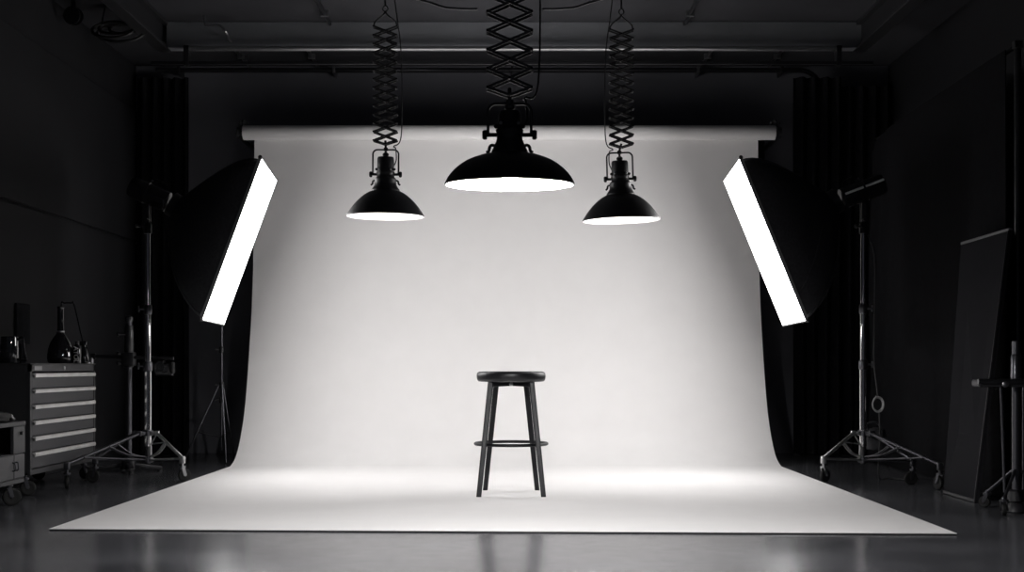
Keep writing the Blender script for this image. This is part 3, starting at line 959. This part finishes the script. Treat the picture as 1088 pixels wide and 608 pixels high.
obj('body', MB().bar((-2.8, 7.02, .545), (-2.76, 7.47, .495), .05, .03, bevel=.006).bar((-2.8, 7.02, .488), (-2.76, 7.44, .482), .045, .028, bevel=.006), 'rubber', t)
obj('jaw', MB().tube(smooth_path([(-2.757, 7.42, .51), (-2.752, 7.49, .5), (-2.75, 7.51, .482), (-2.75, 7.53, .478)], 5), .009, 8), 'dull_chrome', t)

# ------------------------------------------------------------------ camera stand behind the cabinet
cx, cy = -2.785, 9.92
t = thing('camera_stand', 'dark column camera stand between the drawer cabinet and the left light stand', 'camera stand', (cx, cy, 0))
obj('column', MB().tube([(cx, cy, .05), (cx, cy, 1.13)], .022, 16), 'dark_steel', t)
obj('column_cap', MB().lathe([(.026, 1.09), (.03, 1.1), (.03, 1.125), (.02, 1.135), (.0, 1.137)], (cx, cy, 0), seg=20), 'satin', t)
b = MB()
for a in (.4, 2.0, 3.4, 5.0):
    d = Vector((math.cos(a), math.sin(a) * .8, 0))
    b.bar((cx, cy, .06), Vector((cx, cy, .022)) + d * .24, .04, .03, bevel=.006)
    b.lathe([(.018, 0), (.018, .02)], Vector((cx, cy, 0)) + d * .225, seg=12)
b.lathe([(.05, .02), (.05, .09), (.03, .11)], (cx, cy, 0), seg=20)
obj('base', b, 'black', t)
for z in (.79, .86, 1.0):
    b = MB().lathe([(.028, -.03), (.034, -.027), (.034, .027), (.028, .03)], (cx, cy, z), seg=20)
    b.tube([(cx - .02, cy - .02, z), (cx - .06, cy - .04, z)], .008, 8)
    b.sphere((cx - .065, cy - .042, z), .016, 8)
    obj('clamp_collar', b, 'satin', t)
obj('carriage', MB().box((cx, cy, .82), (.09, .08, .1), bevel=.008).lathe([(.024, .87), (.034, .875), (.034, .97), (.03, .98), (.03, 1.06), (.024, 1.065)], (cx, cy, 0), seg=20), 'black', t)
b = MB().tube([(cx - .26, cy - .02, .84), (cx + .33, cy - .02, .825)], .013, 12)
b.lathe([(.024, 0), (.024, .035)], (cx - .27, cy - .02, .84), (1, 0, 0), 14)
obj('cross_arm', b, 'black', t)
t = thing('studio_camera', 'black camera held on the arm of the camera stand', 'camera', (cx + .24, cy - .02, .76))
obj('body', MB().box((cx + .265, cy - .02, .745), (.13, .07, .095), bevel=.01).box((cx + .24, cy - .02, .798), (.05, .05, .03), bevel=.006), 'gloss', t)
obj('lens', MB().lathe([(.036, 0), (.036, .05), (.04, .055), (.04, .075), (.03, .075), (.028, .06), (.0, .06)], (cx + .25, cy - .055, .758), (0, -1, 0), 24), 'gloss', t)
obj('hand_grip', MB().box((cx + .325, cy - .03, .757), (.024, .07, .085), bevel=.01), 'rubber', t)

# ------------------------------------------------------------------ thin tripod stand at the edge of the paper, left
tx, ty = -2.31, 10.85
t = thing('tripod_stand', 'thin black tripod stand in the shadow behind the left softbox', 'tripod', (tx, ty, 0))
obj('column', MB().tube([(tx, ty, .1), (tx, ty, 1.15)], .011, 12), 'dark_steel', t)
for z in (.5, .62, .9):
    b = MB().lathe([(.016, -.025), (.02, -.02), (.02, .02), (.016, .025)], (tx, ty, z), seg=14)
    b.tube([(tx, ty, z), (tx - .045, ty - .02, z)], .007, 8)
    obj('collar', b, 'black', t)
for a in (PI, PI + 2.0, PI - 2.0):
    d = Vector((math.cos(a), math.sin(a), 0))
    k = .17 if abs(a - PI) > 1 else .3
    foot = Vector((tx, ty, .012)) + d * k
    obj('leg', MB().tube([Vector((tx, ty, .62)) + d * .02, foot], .008, 8).sphere(foot, .012, 8), 'dark_steel', t)
    obj('strut', MB().tube([Vector((tx, ty, .2)), Vector((tx, ty, .62)).lerp(foot, .62)], .005, 6), 'black', t)

# ------------------------------------------------------------------ leaning board and side table, right
t = thing('reflector_board', 'tall dark grey board leaning by the post on the right', 'board', (2.63, 7.93, 0))
A = Vector((2.60, 8.22, .0)); B = Vector((2.60, 7.66, .0)); Ct = Vector((2.79, 7.66, 1.53)); Dt = Vector((2.705, 8.22, 1.5))
nrm = (B - A).cross(Dt - A).normalized()
th = .02
if nrm.x < 0:
    nrm = -nrm
b = MB()
for w in (A, B, Ct, Dt):
    pass
rings = [[p, p + nrm * th] for p in (A, B, Ct, Dt)]
fv = [b.bm.verts.new(p + Vector((0, 0, .003))) for p in (A, B, Ct, Dt)]
bv = [b.bm.verts.new(p + nrm * th + Vector((0, 0, .003))) for p in (A, B, Ct, Dt)]
b.bm.faces.new(fv); b.bm.faces.new(bv[::-1])
for i in range(4):
    j = (i + 1) % 4
    b.bm.faces.new((fv[i], bv[i], bv[j], fv[j]))
obj('panel', b, 'board', t)
b = MB()
b.bar(Dt + nrm * .01 + Vector((0, 0, .008)), Ct + nrm * .01 + Vector((0, 0, .008)), .03, .016, bevel=.003)
obj('top_edge', b, 'rim', t)
b = MB()
b.bar(A + Vector((0, 0, .012)), B + Vector((0, 0, .012)), .012, .018, bevel=.003)
b.bar(B + Vector((-.004, 0, .02)), Ct + Vector((-.004, 0, 0)), .006, .008)
obj('edge_tape', b, 'black', t)

tx, ty = 2.66, 7.2
t = thing('side_table', 'dark stand with a narrow shelf at the right edge', 'stand', (tx, ty, 0))
b = MB().box((2.735, ty - .02, .68), (.6, .12, .04), bevel=.012)
obj('table_top', b, 'drawer', t)
obj('edge_rail', MB().tube([(2.43, ty - .085, .689), (3.03, ty - .085, .689)], .014, 12), 'dark_steel', t)
obj('column', MB().tube([(tx, ty, .06), (tx, ty, .9)], .022, 16).lathe([(.028, .7), (.028, .82), (.022, .83)], (tx, ty, 0), seg=18), 'dark_steel', t)
obj('brace_rod', MB().tube([(tx - .05, ty + .03, .1), (tx - .07, ty + .03, .668)], .007, 8), 'dark_steel', t)
obj('brace_rod', MB().tube([(tx + .05, ty + .03, .1), (tx + .05, ty + .03, .668)], .007, 8), 'dark_steel', t)
obj('hub', MB().lathe([(.03, .05), (.045, .06), (.045, .11), (.03, .12)], (tx, ty, 0), seg=18).lathe([(.055, .0), (.06, .005), (.05, .03), (.03, .05)], (tx, ty, 0), seg=18), 'black', t)
for a in (PI * .62, PI * 1.3, PI * 1.95):
    d = Vector((math.cos(a), math.sin(a), 0))
    f = Vector((tx, ty, 0)) + d * .22
    lg = obj('leg', MB().tube([Vector((tx, ty, .22)) + d * .02, Vector((f.x, f.y, .085))], .009, 8).sphere(Vector((f.x, f.y, .085)), .014, 8), 'dark_steel', t)
    caster_parts(t, (f.x, f.y), .032, .085, 'dark_steel', yaw=a + .4)
obj('clamp_knob', MB().lathe([(.014, 0), (.018, .006), (.018, .016), (.01, .022)], (tx - .09, ty - .08, .676), (0, -1, 0), 14), 'dull_chrome', t)
